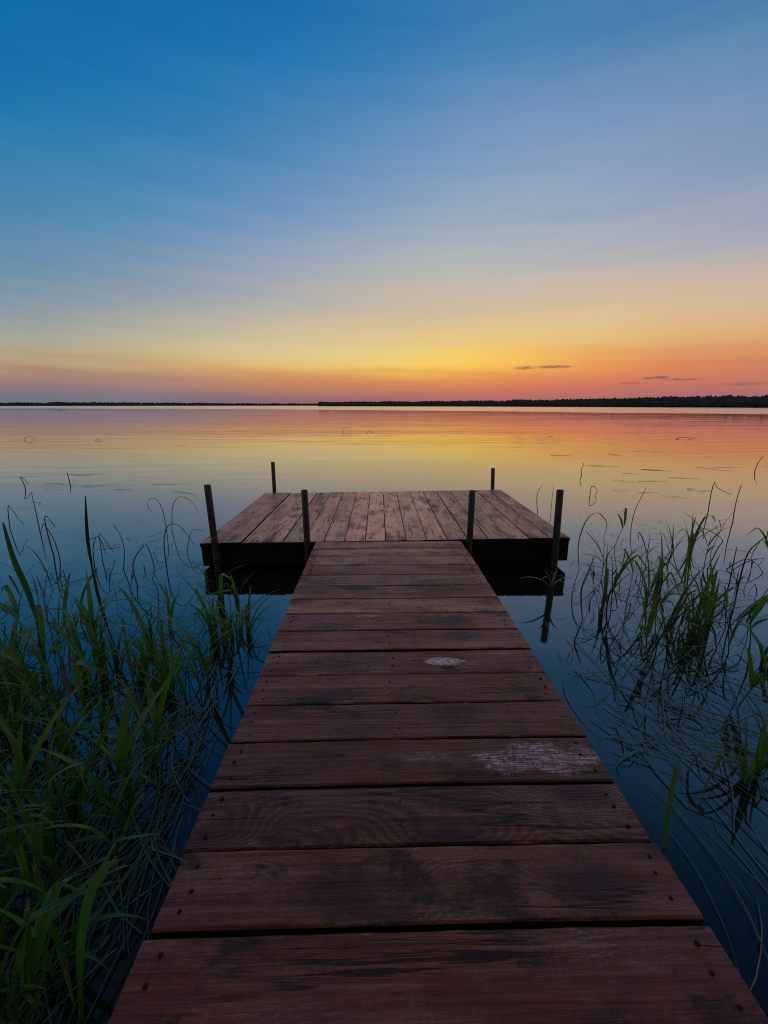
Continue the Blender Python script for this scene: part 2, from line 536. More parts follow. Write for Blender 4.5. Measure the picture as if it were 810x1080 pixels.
        hz = n.noise(n.comb(n.math('MULTIPLY', px, 40.0), n.math('MULTIPLY', py, 70.0), seed), 1.0, 5.0, 0.7)
        if mode == 'hatch':      # paint rubbed through: strokes along the grain, fine saw marks across it
            hx = n.noise(n.comb(n.math('MULTIPLY', px, 260.0), n.math('MULTIPLY', py, 40.0), seed), 1.0, 2.0)
            hy = n.noise(n.comb(n.math('MULTIPLY', px, 7.0), n.math('MULTIPLY', py, 300.0), seed), 1.0, 3.0, 0.6)
            hh = n.math('MAXIMUM', n.math('MULTIPLY', n.mapr(hx, 0.50, 0.62), 0.6), n.mapr(hy, 0.46, 0.60))
            k = n.math('MULTIPLY', k, n.math('MULTIPLY', hh, n.mapr(hz, 0.34, 0.56)))
        else:
            k = n.math('MULTIPLY', k, n.mapr(hz, 0.36, 0.58, 0.12, 1.0))
        base = n.mix(n.math('MULTIPLY', k, 0.92), base, (0.74, 0.79, 0.90, 1))
    hgt = n.math('ADD', n.math('MULTIPLY', n.math('MULTIPLY', ring, grain), 0.0006), n.math('MULTIPLY', fib, 0.0010))
    hgt = n.math('SUBTRACT', hgt, n.math('MULTIPLY', ckm, 0.0015))
    hgt = n.math('ADD', hgt, n.math('MULTIPLY', core, 0.0012))
    nb = n.bump(hgt, 1.0, 0.9)
    n.principled(Base_Color=base, Roughness=n.mapr(blot, 0.3, 0.75, 0.36, 0.58), Specular_IOR_Level=0.5, Normal=nb)
    return m


def board(bm, lay_b, lay_l, M, length, width, thick, rid, look, uflip=1, grain=0.3):
    """one sawn board: along local x, across local y, top at z = 0; M places it"""
    nx, ny = max(12, int(length / 0.05)), 6
    lg = bm.verts.layers.float.get('grain')
    s = random.random() * 100
    cup = random.uniform(-0.0035, 0.0035)
    bow = random.uniform(-0.004, 0.004)
    top = []
    for i in range(nx + 1):
        a = i / nx
        row = []
        for j in range(ny + 1):
            b = (0, .035, .25, .5, .75, .965, 1)[j]
            x_ = (a - .5) * length
            y_ = (b - .5) * width
            if j in (0, ny):
                y_ += 0.0022 * mnoise.noise(Vector((x_ * 7, s, j))) + 0.0012 * mnoise.noise(Vector((x_ * 31, s, j)))
            if i in (0, nx):
                x_ += 0.0025 * mnoise.noise(Vector((y_ * 40, s, i)))
            z_ = cup * (4 * (b - .5) ** 2) + bow * math.cos(a * PI * 2) * .5
            if j in (0, ny): z_ -= 0.0045
            if i in (0, nx): z_ -= 0.003
            z_ += 0.0012 * mnoise.noise(Vector((x_ * 5, y_ * 12, s)))
            vtx = bm.verts.new(M @ Vector((x_, y_, z_)))
            vtx[lay_b] = Vector((x_ * uflip + rid * 3.1, y_, rid))
            vtx[lay_l] = Vector(look)
            vtx[lg] = grain
            row.append(vtx)
        top.append(row)
    def low(vt, x_, y_):
        w = bm.verts.new(M @ Vector((x_, y_, -thick)))
        w[lay_b] = vt[lay_b] + Vector((0, 0.03 if y_ > 0 else -0.03, 0))
        w[lay_l] = vt[lay_l]
        w[lg] = grain
        return w
    bot = {}
    for i in range(nx + 1):
        for j in range(ny + 1):
            if i in (0, nx) or j in (0, ny):
                b = (0, .035, .25, .5, .75, .965, 1)[j]
                bot[i, j] = low(top[i][j], (i / nx - .5) * length, (b - .5) * width)
    for i in range(nx):
        for j in range(ny):
            bm.faces.new((top[i][j], top[i + 1][j], top[i + 1][j + 1], top[i][j + 1]))
        bm.faces.new((top[i][0], bot[i, 0], bot[i + 1, 0], top[i + 1][0])).material_index = 2  # near-black sides paint shade into the gaps between boards
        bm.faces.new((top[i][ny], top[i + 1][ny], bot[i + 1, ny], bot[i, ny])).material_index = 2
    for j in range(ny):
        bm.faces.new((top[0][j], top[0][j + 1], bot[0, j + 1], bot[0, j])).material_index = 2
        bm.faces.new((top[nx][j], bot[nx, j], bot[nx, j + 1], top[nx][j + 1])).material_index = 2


def nail(bm, lay_l, p, nrm=Vector((0, 0, 1)), r=0.0048):
    ring = []
    c = bm.verts.new(p + Vector((0, 0, 0.0016)))
    for i in range(8):
        a = i * PI / 4
        ring.append(bm.verts.new(p + Vector((r * math.cos(a), r * math.sin(a), 0.0006))))
    low = [bm.verts.new(v.co - Vector((0, 0, 0.006))) for v in ring]
    for i in range(8):
        j = (i + 1) % 8
        bm.faces.new((ring[i], ring[j], c)).material_index = 1
        bm.faces.new((low[i], low[j], ring[j], ring[i])).material_index = 1


m_nail, n = new_mat('rusty_steel')
geo = n.n('ShaderNodeNewGeometry')
n.principled(Base_Color=n.mix(n.noise(geo.outputs['Position'], 90, 3.0), (0.006, 0.005, 0.005, 1), (0.03, 0.012, 0.008, 1)), Roughness=0.7, Metallic=0.3)

m_beam, n = new_mat('dark_timber_and_gap_shade')  # dark timber, also the painted gap shade on board sides
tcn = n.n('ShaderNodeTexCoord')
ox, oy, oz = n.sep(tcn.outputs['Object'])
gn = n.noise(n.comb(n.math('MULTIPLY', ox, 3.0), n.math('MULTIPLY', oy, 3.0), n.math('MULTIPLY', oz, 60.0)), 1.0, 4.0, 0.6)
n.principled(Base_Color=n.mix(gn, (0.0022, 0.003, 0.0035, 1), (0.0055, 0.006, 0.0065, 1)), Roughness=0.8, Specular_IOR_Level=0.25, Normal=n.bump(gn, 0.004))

# ------------------------------------------------------------------ walkway
Z_WALK = 0.286
W_WALK = 1.40
Y0 = on_z(446, 982, Z_WALK).y
Y1 = on_z(409, 570.8, Z_WALK).y
PITCHB = (Y1 - Y0) / 15
p1 = on_z(468, 697, Z_WALK)
p2 = on_z(568, 800, Z_WALK)
p3 = on_z(436, 797, Z_WALK)
p4 = on_z(350, 700, Z_WALK)
p5 = on_z(470, 1023, Z_WALK)
p6 = on_z(395, 945, Z_WALK)
p7 = on_z(345, 873, Z_WALK)
p8 = on_z(385, 650, Z_WALK)
m_walk = wood('red_stained_boards', (0.060, 0.019, 0.013, 1), (0.30, 0.086, 0.054, 1), (0.46, 0.33, 0.27, 1), 0.015, 1.0,
              stains=[(p1.x, p1.y, .12, .042, 0.15, 0.7, 'blob', 2.0), (p2.x, p2.y, .27, .075, 0.0, 0.6, 'hatch', 5.0),
                      (p3.x + .10, p3.y - .01, .19, .05, 0.5, 1.8, 'hatch', 8.0), (p4.x, p4.y, .12, .05, 0.8, 2.2, 'hatch', 9.0),
                      (p5.x, p5.y, .26, .025, 0.7, 2.6, 'hatch', 3.0), (p6.x, p6.y, .05, .06, 0.8, 3.0, 'hatch', 12.0),
                      (p7.x, p7.y, .24, .02, 0.7, 2.8, 'hatch', 17.0), (p8.x, p8.y, .2, .05, 0.7, 1.5, 'hatch', 21.0)])
walk = empty('boardwalk', (0, (Y0 + Y1) / 2, 0))
tag(walk, 'narrow walkway of wide reddish brown boards leading out to the platform', 'walkway')
wmi = Matrix.Translation(walk.location).inverted()
bm = bmesh.new()
lb = bm.verts.layers.float_vector.new('board')
ll = bm.verts.layers.float_vector.new('look')
bm.verts.layers.float.new('grain')
lb, ll = bm.verts.layers.float_vector['board'], bm.verts.layers.float_vector['look']
GAP = {15: .013, 14: .006, 13: .008, 12: .006, 11: .005, 9: .009, 8: .007, 10: .005, 4: .007}
# board k spans [Y1-(k+1)*P, Y1-k*P]; the gap sits on its near side
for k in range(0, 21):
    gap = GAP.get(k + 1, 0.004)
    yc = Y1 - (k + .5) * PITCHB + gap / 2
    rid = 0.137 * k + 0.061 * ((k * 7) % 5)
    tone = random.uniform(0.76, 1.18)
    wear = random.uniform(-0.10, 0.06)
    hue = 0.5 + random.uniform(-.006, .014)
    if k < 7:
        wear += 0.14
        tone *= 1.05
        hue += 0.006
    if k == 13: tone, wear = 0.85, 0.12
    if k in (3, 5): wear, tone = 0.02, 0.82
    M = wmi @ Matrix.Translation((random.uniform(-.004, .004), yc, Z_WALK + random.uniform(-.002, .002))) @ Matrix.Rotation(random.uniform(-.0018, .0018), 4, 'Z')
    board(bm, lb, ll, M, W_WALK + random.uniform(-.006, .006), PITCHB - gap, 0.042, rid, (tone, wear, hue), grain=0.85 if k == 13 else random.uniform(.08, .35))
    for sx in (-.645, -0.055, .645):
        cnt = 3 if sx != -0.055 else 2
        for q in range(cnt):
            qq = (q - (cnt - 1) / 2) * PITCHB * (0.29 if cnt == 3 else .36)
            nail(bm, ll, M @ Vector((sx + random.uniform(-.012, .012), qq + random.uniform(-.012, .012), 0.0)), r=random.uniform(.0048, .0068))
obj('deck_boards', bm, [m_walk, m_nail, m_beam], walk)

for sx in (-.60, 0.0, .60):
    bm = bmesh.new()
    add_box(bm, (sx, 0.0 - 0.55, Z_WALK - 0.042 - .078), (.05, Y1 - Y0 + 1.0, .15), 0.004)
    obj('beam', bm, m_beam, walk)

# ------------------------------------------------------------------ platform
PL, PR = on_z(210.4, 573, .269), on_z(602.5, 567, .312)
BL, BR = on_z(276.4, 519.5, .269), on_z(531.7, 516.6, .312)
W_PL = (PR - PL).length
D_PL = ((BL - PL).length + (BR - PR).length) / 2 * 0.995
pc = (PL + PR + BL + BR) / 4
yawp = math.atan2((PR - PL).y, (PR - PL).x)
tilt = -math.asin((PR.z - PL.z) / W_PL)
plat = empty('floating_platform', pc, (0, tilt, yawp))
tag(plat, 'wide low swim platform of weathered brown planks floating at the walkway end', 'platform')
m_plat = wood('weathered_boards', (0.24, 0.105, 0.064, 1), (0.62, 0.325, 0.205, 1), (0.84, 0.68, 0.53, 1), 0.12, 0.9)
bm = bmesh.new()
lb = bm.verts.layers.float_vector.new('board')
ll = bm.verts.layers.float_vector.new('look')
bm.verts.layers.float.new('grain')
lb, ll = bm.verts.layers.float_vector['board'], bm.verts.layers.float_vector['look']
NB = 18
bw = W_PL / NB
for k in range(NB):
    xk = -W_PL / 2 + (k + .5) * bw
    rid = 5.3 + 0.217 * k + 0.09 * ((k * 5) % 7)
    mid = 1 - abs(k - 8.3) / 9
    wear = -0.04 + 0.24 * mid + random.uniform(-.10, .10)
    tone = random.uniform(.68, 1.30) * (0.90 + 0.32 * mid)
    if k >= 14: tone *= 0.72
    if k in (6, 10, 11): wear += 0.08
    M = Matrix.Translation((xk, random.uniform(-.004, .004), random.uniform(-.002, .002))) @ Matrix.Rotation(PI / 2, 4, 'Z')
    board(bm, lb, ll, M, D_PL + random.uniform(-.008, .006), bw - random.choice((.004, .005, .007, .009)), 0.04, rid,
          (tone, wear, 0.5 + random.uniform(-.004, .016)), grain=random.uniform(.25, .9))
    for sy in (-D_PL / 2 + .06, 0, D_PL / 2 - .06):
        for q in (-.055, .055):
            nail(bm, ll, Vector((xk + q + random.uniform(-.01, .01), sy + random.uniform(-.015, .015), 0.001)), r=.0046)
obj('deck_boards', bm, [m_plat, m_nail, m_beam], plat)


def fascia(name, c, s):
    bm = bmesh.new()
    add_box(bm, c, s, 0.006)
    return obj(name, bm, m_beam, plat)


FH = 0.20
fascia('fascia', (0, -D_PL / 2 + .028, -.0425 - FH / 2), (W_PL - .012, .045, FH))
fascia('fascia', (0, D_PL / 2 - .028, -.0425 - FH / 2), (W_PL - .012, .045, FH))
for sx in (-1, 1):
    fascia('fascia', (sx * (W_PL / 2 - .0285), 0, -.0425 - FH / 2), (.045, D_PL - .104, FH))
m_float, n = new_mat('black_float_plastic')
n.principled(Base_Color=(0.008, 0.008, 0.009, 1), Roughness=0.6)
for sx in (-1, 1):
    for sy in (-1, 1):
        bm = bmesh.new()
        add_box(bm, (sx * (W_PL / 2 - .68), sy * .62, -.28), (1.0, .9, .42), 0.05)
        obj('float', bm, m_float, plat)

# ------------------------------------------------------------------ mooring posts
m_post, n = new_mat('galvanised_pipe')
tcn = n.n('ShaderNodeTexCoord')
pn = n.noise(tcn.outputs['Object'], 16, 5.0, 0.65)
n.principled(Base_Color=n.mix(n.mapr(pn, 0.35, 0.7), (0.009, 0.030, 0.037, 1), (0.024, 0.062, 0.074, 1)), Metallic=0.1,
             Roughness=n.mapr(pn, 0.3, 0.7, 0.42, 0.7), Normal=n.bump(pn, 0.0015))


def pipe(name, top, foot, r, label):
    """hollow steel pipe from the lake bed up to its open top"""
    ax = (top - foot).normalized()
    bot = foot - ax * (foot.z + 0.9) / ax.z
    L = (top - bot).length
    bm = bmesh.new()
    k = 20
    prof = [(r, 0), (r, L * .3), (r, L * .55), (r, L * .8), (r, L - .003), (r - .002, L), (r - .005, L), (r - .006, L - .003), (r - .006, L - .12)]
    rows = [[bm.verts.new((q * math.cos(i * 2 * PI / k), q * math.sin(i * 2 * PI / k), z_)) for i in range(k)] for q, z_ in prof]
    for a, b in zip(rows, rows[1:]):
        for i in range(k):
            bm.faces.new((a[i], a[(i + 1) % k], b[(i + 1) % k], b[i]))
    bm.faces.new(rows[-1])
    o = obj(name, bm, m_post, smooth=True)
    o.location = bot
    o.rotation_euler = ax.to_track_quat('Z', 'Y').to_euler()
    tag(o, label, 'post', 'steel pipe posts around the platform')
    return o


yf = (PL.y + PR.y) / 2 - 0.045
yb = (BL.y + BR.y) / 2 + 0.045
for top_, foot_, yy, r, lab in [
    ((218.6, 511.5), (227.2, 578), PL.y - .04, .031, 'leaning steel pipe post at the front left corner of the platform'),
    ((320.9, 517), (324.6, 580), yf, .030, 'steel pipe post left of the walkway where it meets the platform'),
    ((498.2, 517.5), (494.9, 576), yf, .030, 'steel pipe post right of the walkway where it meets the platform'),
    ((590.8, 516.8), (585.8, 577), PR.y - .04, .032, 'steel pipe post at the front right corner with leafy plant at its foot'),
    ((287.7, 487.3), (289.6, 521), yb, .028, 'thin steel post standing behind the back left corner of the platform'),
    ((520.0, 493.8), (519.3, 519), yb, .028, 'short steel post standing behind the back right corner of the platform')]:
    pipe('mooring_post', at_y(*top_, yy), at_y(*foot_, yy), r, lab)

# ------------------------------------------------------------------ reeds
def leaf_mat(name, c0, c1, trans, rough=0.42):
    m, n = new_mat(name)
    oi = n.n('ShaderNodeObjectInfo')
    geo = n.n('ShaderNodeNewGeometry')
    f = n.noise(geo.outputs['Position'], 9.0, 2.0)
    f = n.math('ADD', n.math('MULTIPLY', f, 0.7), n.math('MULTIPLY', oi.outputs['Random'], 0.4), clamp=True)
    c = n.mix(f, c0, c1)
    dry = n.mapr(n.noise(geo.outputs['Position'], 5.0, 3.0), 0.66, 0.78)
    c = n.mix(n.math('MULTIPLY', dry, 0.6), c, (0.10, 0.085, 0.03, 1))
    p, o = n.principled(Base_Color=c, Roughness=rough, Specular_IOR_Level=0.5)
    tr = n.n('ShaderNodeBsdfTranslucent')
    n.put(tr.inputs[0], n.mix(0.4, c, (0.11, 0.38, 0.04, 1)))
    mx = n.n('ShaderNodeMixShader')
    mx.inputs[0].default_value = trans
    n.t.links.new(p.outputs[0], mx.inputs[1])
    n.t.links.new(tr.outputs[0], mx.inputs[2])
    n.t.links.new(mx.outputs[0], o.inputs[0])
    return m


m_green = leaf_mat('reed_leaf_green', (0.020, 0.12, 0.018, 1), (0.080, 0.31, 0.042, 1), 0.42, 0.32)
m_dark = leaf_mat('reed_leaf_dark', (0.016, 0.065, 0.018, 1), (0.050, 0.16, 0.032, 1), 0.34)
m_dry = leaf_mat('dry_reed', (0.014, 0.014, 0.012, 1), (0.040, 0.036, 0.024, 1), 0.08, 0.55)
m_dead = leaf_mat('dead_reed_leaf', (0.045, 0.035, 0.016, 1), (0.13, 0.095, 0.045, 1), 0.2, 0.6)
m_float_leaf = leaf_mat('floating_leaf', (0.045, 0.14, 0.11, 1), (0.13, 0.30, 0.23, 1), 0.08, 0.25)


def ribbon(bm, pts, widths, side0=None, fold=0.25):
    """leaf: three verts across with a shallow V fold"""
    rows = []
    for i, p in enumerate(pts):
        t = (pts[min(i + 1, len(pts) - 1)] - pts[max(i - 1, 0)])
        t = t.normalized() if t.length > 1e-9 else Vector((0, 0, 1))
        side = side0 if side0 is not None else Vector((0, 0, 1)).cross(t)
        side = side - t * side.dot(t)
        if side.length < 1e-4: side = Vector((1, 0, 0))
        side.normalize()
        nr = t.cross(side)
        w = widths[i] / 2
        rows.append([bm.verts.new(p - side * w + nr * w * fold), bm.verts.new(p), bm.verts.new(p + side * w + nr * w * fold)])
    for a, b in zip(rows, rows[1:]):
        for j in (0, 1):
            bm.faces.new((a[j], a[j + 1], b[j + 1], b[j]))


def tube(bm, pts, radii, k=5):
    rows = []
    for i, p in enumerate(pts):
        t = (pts[min(i + 1, len(pts) - 1)] - pts[max(i - 1, 0)]).normalized()
        s = t.orthogonal().normalized()
        q = t.cross(s)
        rows.append([bm.verts.new(p + (s * math.cos(a * 2 * PI / k) + q * math.sin(a * 2 * PI / k)) * radii[i]) for a in range(k)])
    for a, b in zip(rows, rows[1:]):
        for i in range(k):
            bm.faces.new((a[i], a[(i + 1) % k], b[(i + 1) % k], b[i]))
    bm.faces.new(rows[-1])


def blade_path(base, az_, lean, L, curl, kink=None, seg=11, floor=0.012, sway=0.0):
    """starts at lean (rad from vertical) toward az_, bends over by curl in total"""
    pts = [Vector(base)]
    th = lean
    a = az_
    for i in range(seg):
        f = (i + .5) / seg
        th_ = lean + curl * f ** 1.7
        if kink and f > kink[0]: th_ += kink[1]
        a += random.uniform(-1, 1) * sway
        st = L / seg
        d = Vector((math.sin(th_) * math.cos(a), math.sin(th_) * math.sin(a), math.cos(th_)))
        p = pts[-1] + d * st
        if p.z < floor and i > 1:
            p.z = floor + random.uniform(0, .004)
        pts.append(p)
    return pts


def leaf_w(seg, w, tip=0.25):
    out = []
    for i in range(seg + 1):
        f = i / seg
        out.append(max(w * min(1.0, 0.35 + f * 2.6) * (1 - max(0, (f - 0.35) / 0.65) ** 1.5 * 0.97), 0.0008))
    return out


def make_reed(kind):
    """returns (stem bm, foliage bm)"""
    sb, fb = bmesh.new(), bmesh.new()
    if kind == 'leafy':
        h = random.uniform(.26, .42)
        a = random.uniform(0, 2 * PI)
        sp = blade_path((0, 0, -.06), a, random.uniform(.03, .22), h + .06, random.uniform(0, .25), seg=7)
        tube(sb, sp, [0.0042 - 0.0022 * i / 7 for i in range(8)])
        for q in range(random.randint(3, 6)):
            f = random.uniform(.12, 1.0)
            i = min(6, int(f * 7))
            p = sp[i].lerp(sp[i + 1], f * 7 - i if i < 6 else .9)
            L = random.uniform(.22, .52)
            kk = (random.uniform(.3, .75), random.uniform(.6, 1.7)) if random.random() < .45 else None
            lp = blade_path(p, random.uniform(0, 2 * PI), random.uniform(.12, .5), L, random.uniform(.5, 2.1), kk, sway=.04)
            ribbon(fb, lp, leaf_w(11, random.uniform(.012, .032)))
    elif kind == 'tuft':
        sp = blade_path((0, 0, -.06), 0, .05, .18, .1, seg=4)
        tube(sb, sp, [.004, .0036, .003, .0024, .0015])
        for q in range(random.randint(6, 9)):
            L = random.uniform(.32, .62)
            kk = (random.uniform(.45, .8), random.uniform(.7, 1.7)) if random.random() < .4 else None
            lp = blade_path((random.uniform(-.02, .02), random.uniform(-.02, .02), -.05), random.uniform(0, 2 * PI), random.uniform(.04, .38), L,
                            random.uniform(.2, 1.7), kk, seg=13, sway=.03)
            ribbon(fb, lp, leaf_w(13, random.uniform(.011, .029)))
    elif kind == 'arching':
        h = random.uniform(.40, .70)
        a = random.uniform(0, 2 * PI)
        kk = (random.uniform(.35, .75), random.uniform(.9, 2.2)) if random.random() < .78 else None
        sp = blade_path((0, 0, -.06), a, random.uniform(.04, .3), h, random.uniform(.2, 1.6), kk, seg=12, sway=.05)
        tube(sb, sp, [0.0036 - 0.0022 * i / 12 for i in range(13)])
        for q in range(random.randint(2, 4)):
            i = random.randint(2, 9)
            kk = (random.uniform(.3, .7), random.uniform(.8, 1.9)) if random.random() < .5 else None
            lp = blade_path(sp[i], random.uniform(0, 2 * PI), random.uniform(.1, .6), random.uniform(.16, .36), random.uniform(.4, 2.4), kk, sway=.07)
            ribbon(fb, lp, leaf_w(11, random.uniform(.007, .015)))
    return sb, fb


PROTO = {}
for kind, mat, smat, cnt in (('leafy', m_green, m_green, 9), ('tuft', m_green, m_dark, 7), ('arching', m_dark, m_dry, 10), ('tuft_dark', m_dark, m_dark, 5), ('arching_dead', m_dead, m_dead, 5)):
    PROTO[kind] = []
    for i in range(cnt):
        sb, fb = make_reed(kind.split('_')[0])
        meshes = []
        for nm, b, mt in (('reed_plant', sb, smat), ('foliage', fb, mat)):
            me = bpy.data.meshes.new(nm)
            b.to_mesh(me)
            b.free()
            me.materials.append(mt)
            for p in me.polygons: p.use_smooth = True
            meshes.append(me)
        PROTO[kind].append(meshes)


def plant(kind, loc, scale, label, group, rz=None, tilt_=0.0):
    st, fo = random.choice(PROTO[kind])
    o = bpy.data.objects.new('reed_plant', st)
    c = bpy.data.objects.new('foliage', fo)
    COL.objects.link(o)
    COL.objects.link(c)
    c.parent = o
    o.location = (loc[0], loc[1], 0)
    o.rotation_euler = (tilt_ * random.uniform(-1, 1), tilt_ * random.uniform(-1, 1), random.uniform(0, 2 * PI) if rz is None else rz)
    o.scale = (scale, scale, scale)
    tag(o, label, 'reed', group)
    return o


def walk_left(py):  return 331 - .437 * (py - 572)
def walk_right(py): return 488 + .639 * (py - 571)


LB = 'green leafy reed growing in the thick bed at the lower left of the walkway'
GB = 'reeds in the thick bed left of the walkway'
i = 0
while i < 165:
    py = 690 + 490 * random.random() ** 1.6
    px = random.uniform(-150, 235)
    if px > walk_left(py) - 42: continue
    # thin out toward open water at the top and beside the walkway
    if py < 720 and px > 190 and random.random() < .5: continue
    p = on_z(px, py)
    kind = 'leafy' if random.random() < .6 else 'tuft'
    plant(kind, p, random.uniform(.72, 1.05) * (0.9 if py > 900 else 1.0), LB, GB, tilt_=.12)
    i += 1
LB2 = 'thin dark reed with bent leaves in the open water beyond the thick left bed'
i = 0
while i < 22:
    px, py = random.uniform(-30, 275), random.uniform(620, 710)
    if px > walk_left(py) - 25: continue
    if py < 610 and px < 110: continue
    plant('arching' if random.random() < .75 else 'tuft_dark', on_z(px, py), random.uniform(.55, .9), LB2, 'thin reeds beyond the thick left bed', tilt_=.15)
    i += 1
LB3 = 'bright green reed growing in front of the left end of the platform'
for px, py, s, kind in [(228, 668, 1.0, 'tuft'), (236, 660, .95, 'leafy'), (250, 672, 1.1, 'tuft'), (252, 655, 1.0, 'leafy'), (262, 668, .8, 'tuft'), (222, 650, .9, 'leafy'), (244, 690, .9, 'leafy')]:
    plant(kind, on_z(px, py), s, LB3, 'reeds in front of the platform', tilt_=.05)

RB = 'dark arching reed in the tangled reed patch right of the platform'
GR = 'reeds in the tangled patch right of the platform'
i = 0
while i < 40:
    px = random.uniform(615, 850) if random.random() < .6 else random.gauss(700, 50)
    py = random.uniform(575, 715)
    if px < walk_right(py) + 45 or px < 618 or px > 900: continue
    if px > 760 and py < 600: continue
    q = random.random()
    kind = 'arching' if q < .72 else ('tuft_dark' if q < .86 else 'leafy')
    plant(kind, on_z(px, py), random.uniform(.75, 1.15) * (1 if kind != 'leafy' else 1.1), RB, GR, tilt_=.12)
    i += 1
RG = 'green reed with broad upright leaves in the tangled right reed patch'
for px, py, s, kind in [(735, 668, 1.15, 'tuft'), (722, 660, 1.0, 'leafy'), (748, 655, 1.1, 'tuft'), (770, 690, 1.05, 'leafy'), (660, 640, .95, 'leafy'),
                        (690, 650, .9, 'leafy'), (805, 700, 1.0, 'tuft'), (775, 745, .9, 'leafy')]:
    plant(kind, on_z(px, py), s, RG, 'green reeds in the right patch', tilt_=.05)
RT = 'low bright green tuft of reed leaves at the right edge near the viewer'
for px, py, s in [(798, 812, .8), (815, 800, .9), (786, 826, .6), (830, 790, .9)]:
    plant('tuft', on_z(px, py), s, RT, 'green tufts at the right edge', tilt_=.05)


i = 0
while i < 16:
    px, py = random.uniform(-40, 230), random.uniform(690, 900)
    if px > walk_left(py) - 40: continue
    plant('arching_dead', on_z(px, py), random.uniform(.7, 1.0), 'dry brown dead reed among the green leaves of the left bed', 'dead reeds in the left bed', tilt_=.15)
    i += 1
for px, py in [(640, 640), (672, 610), (705, 680), (742, 640), (790, 660), (668, 690)]:
    plant('arching_dead', on_z(px, py), random.uniform(.7, 1.0), 'dry brown dead reed in the tangled patch right of the platform', 'dead reeds in the right patch', tilt_=.15)

# individually traced stems and leaves ------------------------------------
def px_path(pts, y_base, dy=0.0):
    """pixel polyline -> points standing at the base's distance (dy drifts them in depth)"""
    out = []
    for i, (a, b) in enumerate(pts):
        out.append(at_y(a, b, y_base + dy * i / max(1, len(pts) - 1)))
    return out


def smooth_path(pts, sub=4):
    out = []
    P = [pts[0]] + list(pts) + [pts[-1]]
    for i in range(1, len(P) - 2):
        for j in range(sub):
            t = j / sub
            a, b, c, d = P[i - 1], P[i], P[i + 1], P[i + 2]
            out.append(0.5 * ((2 * b) + (c - a) * t + (2 * a - 5 * b + 4 * c - d) * t * t + (3 * b - a - 3 * c + d) * t ** 3))
    out.append(pts[-1])
    return out


def stem(name, pts, label, cat, r=None, mat=None, leafw=None, dy=0.15, group=None, sub=4):
    """pts[0] is where it enters the water"""
    base = on_z(*pts[0])
    P = px_path(pts, base.y, dy * random.choice((-1, 1)))
    P[0].z = -0.05
    P = smooth_path(P, sub) if sub > 1 else P
    o0 = Vector((base.x, base.y, 0))
    P = [p - o0 for p in P]
    bm = bmesh.new()
    k = len(P)
    if leafw:
        ribbon(bm, P, [leafw * min(1, .45 + 2 * i / k) * (1 - max(0, (i / k - .45) / .55) ** 1.6 * .96) for i in range(k)], side0=Vector((1, .25, 0)))
    else:
        tube(bm, P, [r * (1 - .55 * i / k) for i in range(k)])
    o = obj(name, bm, mat or m_dry, smooth=True)
    o.location = o0
    tag(o, label, cat, group)
    return o


# far left, in open water
stem('bent_stem', [(24, 464), (27, 461.5), (31, 460.5), (36, 462), (37, 464.5)], 'small arched dead stem far out on the left water', 'stem', r=.010, sub=5)
stem('bent_stem', [(99, 464.5), (102, 463.8), (109, 464.3)], 'tiny dark twig far out on the left water', 'stem', r=.010)
stem('bent_stem', [(361, 456), (362, 452), (366, 450.5), (369, 453), (369, 457)], 'small arched dead stem far out above the middle of the platform', 'stem', r=.011)
stem('bent_stem', [(386, 456.5), (389, 455.4), (394, 456.3)], 'tiny dark twig far out above the middle of the platform', 'stem', r=.011)
stem('bent_stem', [(74, 510), (72, 503), (70.5, 498)], 'single short upright stem in open water left of the platform', 'stem', r=.011)
stem('bent_stem', [(27, 514), (24, 508), (21, 503), (25, 505), (30, 511)], 'dead stem folded over near the left edge far out', 'stem', r=.009, sub=2)
stem('bent_stem', [(42, 560), (38, 541), (33, 519)], 'tall thin straight dead stem leaning left near the left edge', 'stem', r=.007)
stem('bent_stem', [(10, 558), (9, 545), (9, 533), (18, 545), (25, 553)], 'dead stem bent like an arrow at the left edge', 'stem', r=.006, sub=2)
stem('reed_leaf', [(40, 655), (28, 622), (14, 590), (3, 551)], 'broad dark reed leaf leaning left at the left edge', 'reed', leafw=.040, mat=m_dark)
stem('bent_stem', [(57, 586), (52, 570), (47, 548), (50, 545), (58, 556)], 'dead stem with folded tip between the left edge and the platform', 'stem', r=.007, sub=2)
stem('bent_stem', [(63, 588), (58, 572), (46, 552), (44, 562)], 'dead stem broken over beside another near the left edge', 'stem', r=.006, sub=2)
stem('reed_leaf', [(97, 598), (93, 575), (91, 550), (90, 523)], 'tall narrow upright dead leaf in the left water', 'reed', leafw=.030, mat=m_dry)
stem('bent_stem', [(100, 600), (98, 578), (104, 565), (112, 585)], 'short dead stem bent over at the foot of the tall upright leaf', 'stem', r=.005, sub=3)
stem('bent_stem', [(108, 592), (106, 575), (105, 562), (120, 583)], 'kinked dead stem right of the tall upright leaf', 'stem', r=.005, sub=2)
stem('bent_stem', [(129, 600), (131, 580), (126, 563), (119, 553)], 'thin curved stem bending left in the open left water', 'stem', r=.0045)
stem('bent_stem', [(176, 562), (172, 540), (165, 527), (157, 527), (156, 535), (162, 541)], 'curled thin stem looping over left of the platform', 'stem', r=.0045)
stem('bent_stem', [(181, 560), (182, 535), (190, 524), (202, 529), (209, 539)], 'thin arched stem bending right toward the platform', 'stem', r=.0045)
stem('bent_stem', [(176, 600), (173, 575), (176, 556), (186, 553), (196, 562), (205, 575)], 'dark arched stem drooping right just left of the platform corner', 'stem', r=.0055)
stem('bent_stem', [(196, 585), (200, 565), (206, 558), (214, 560)], 'short thin stem leaning onto the left corner of the platform', 'stem', r=.004)
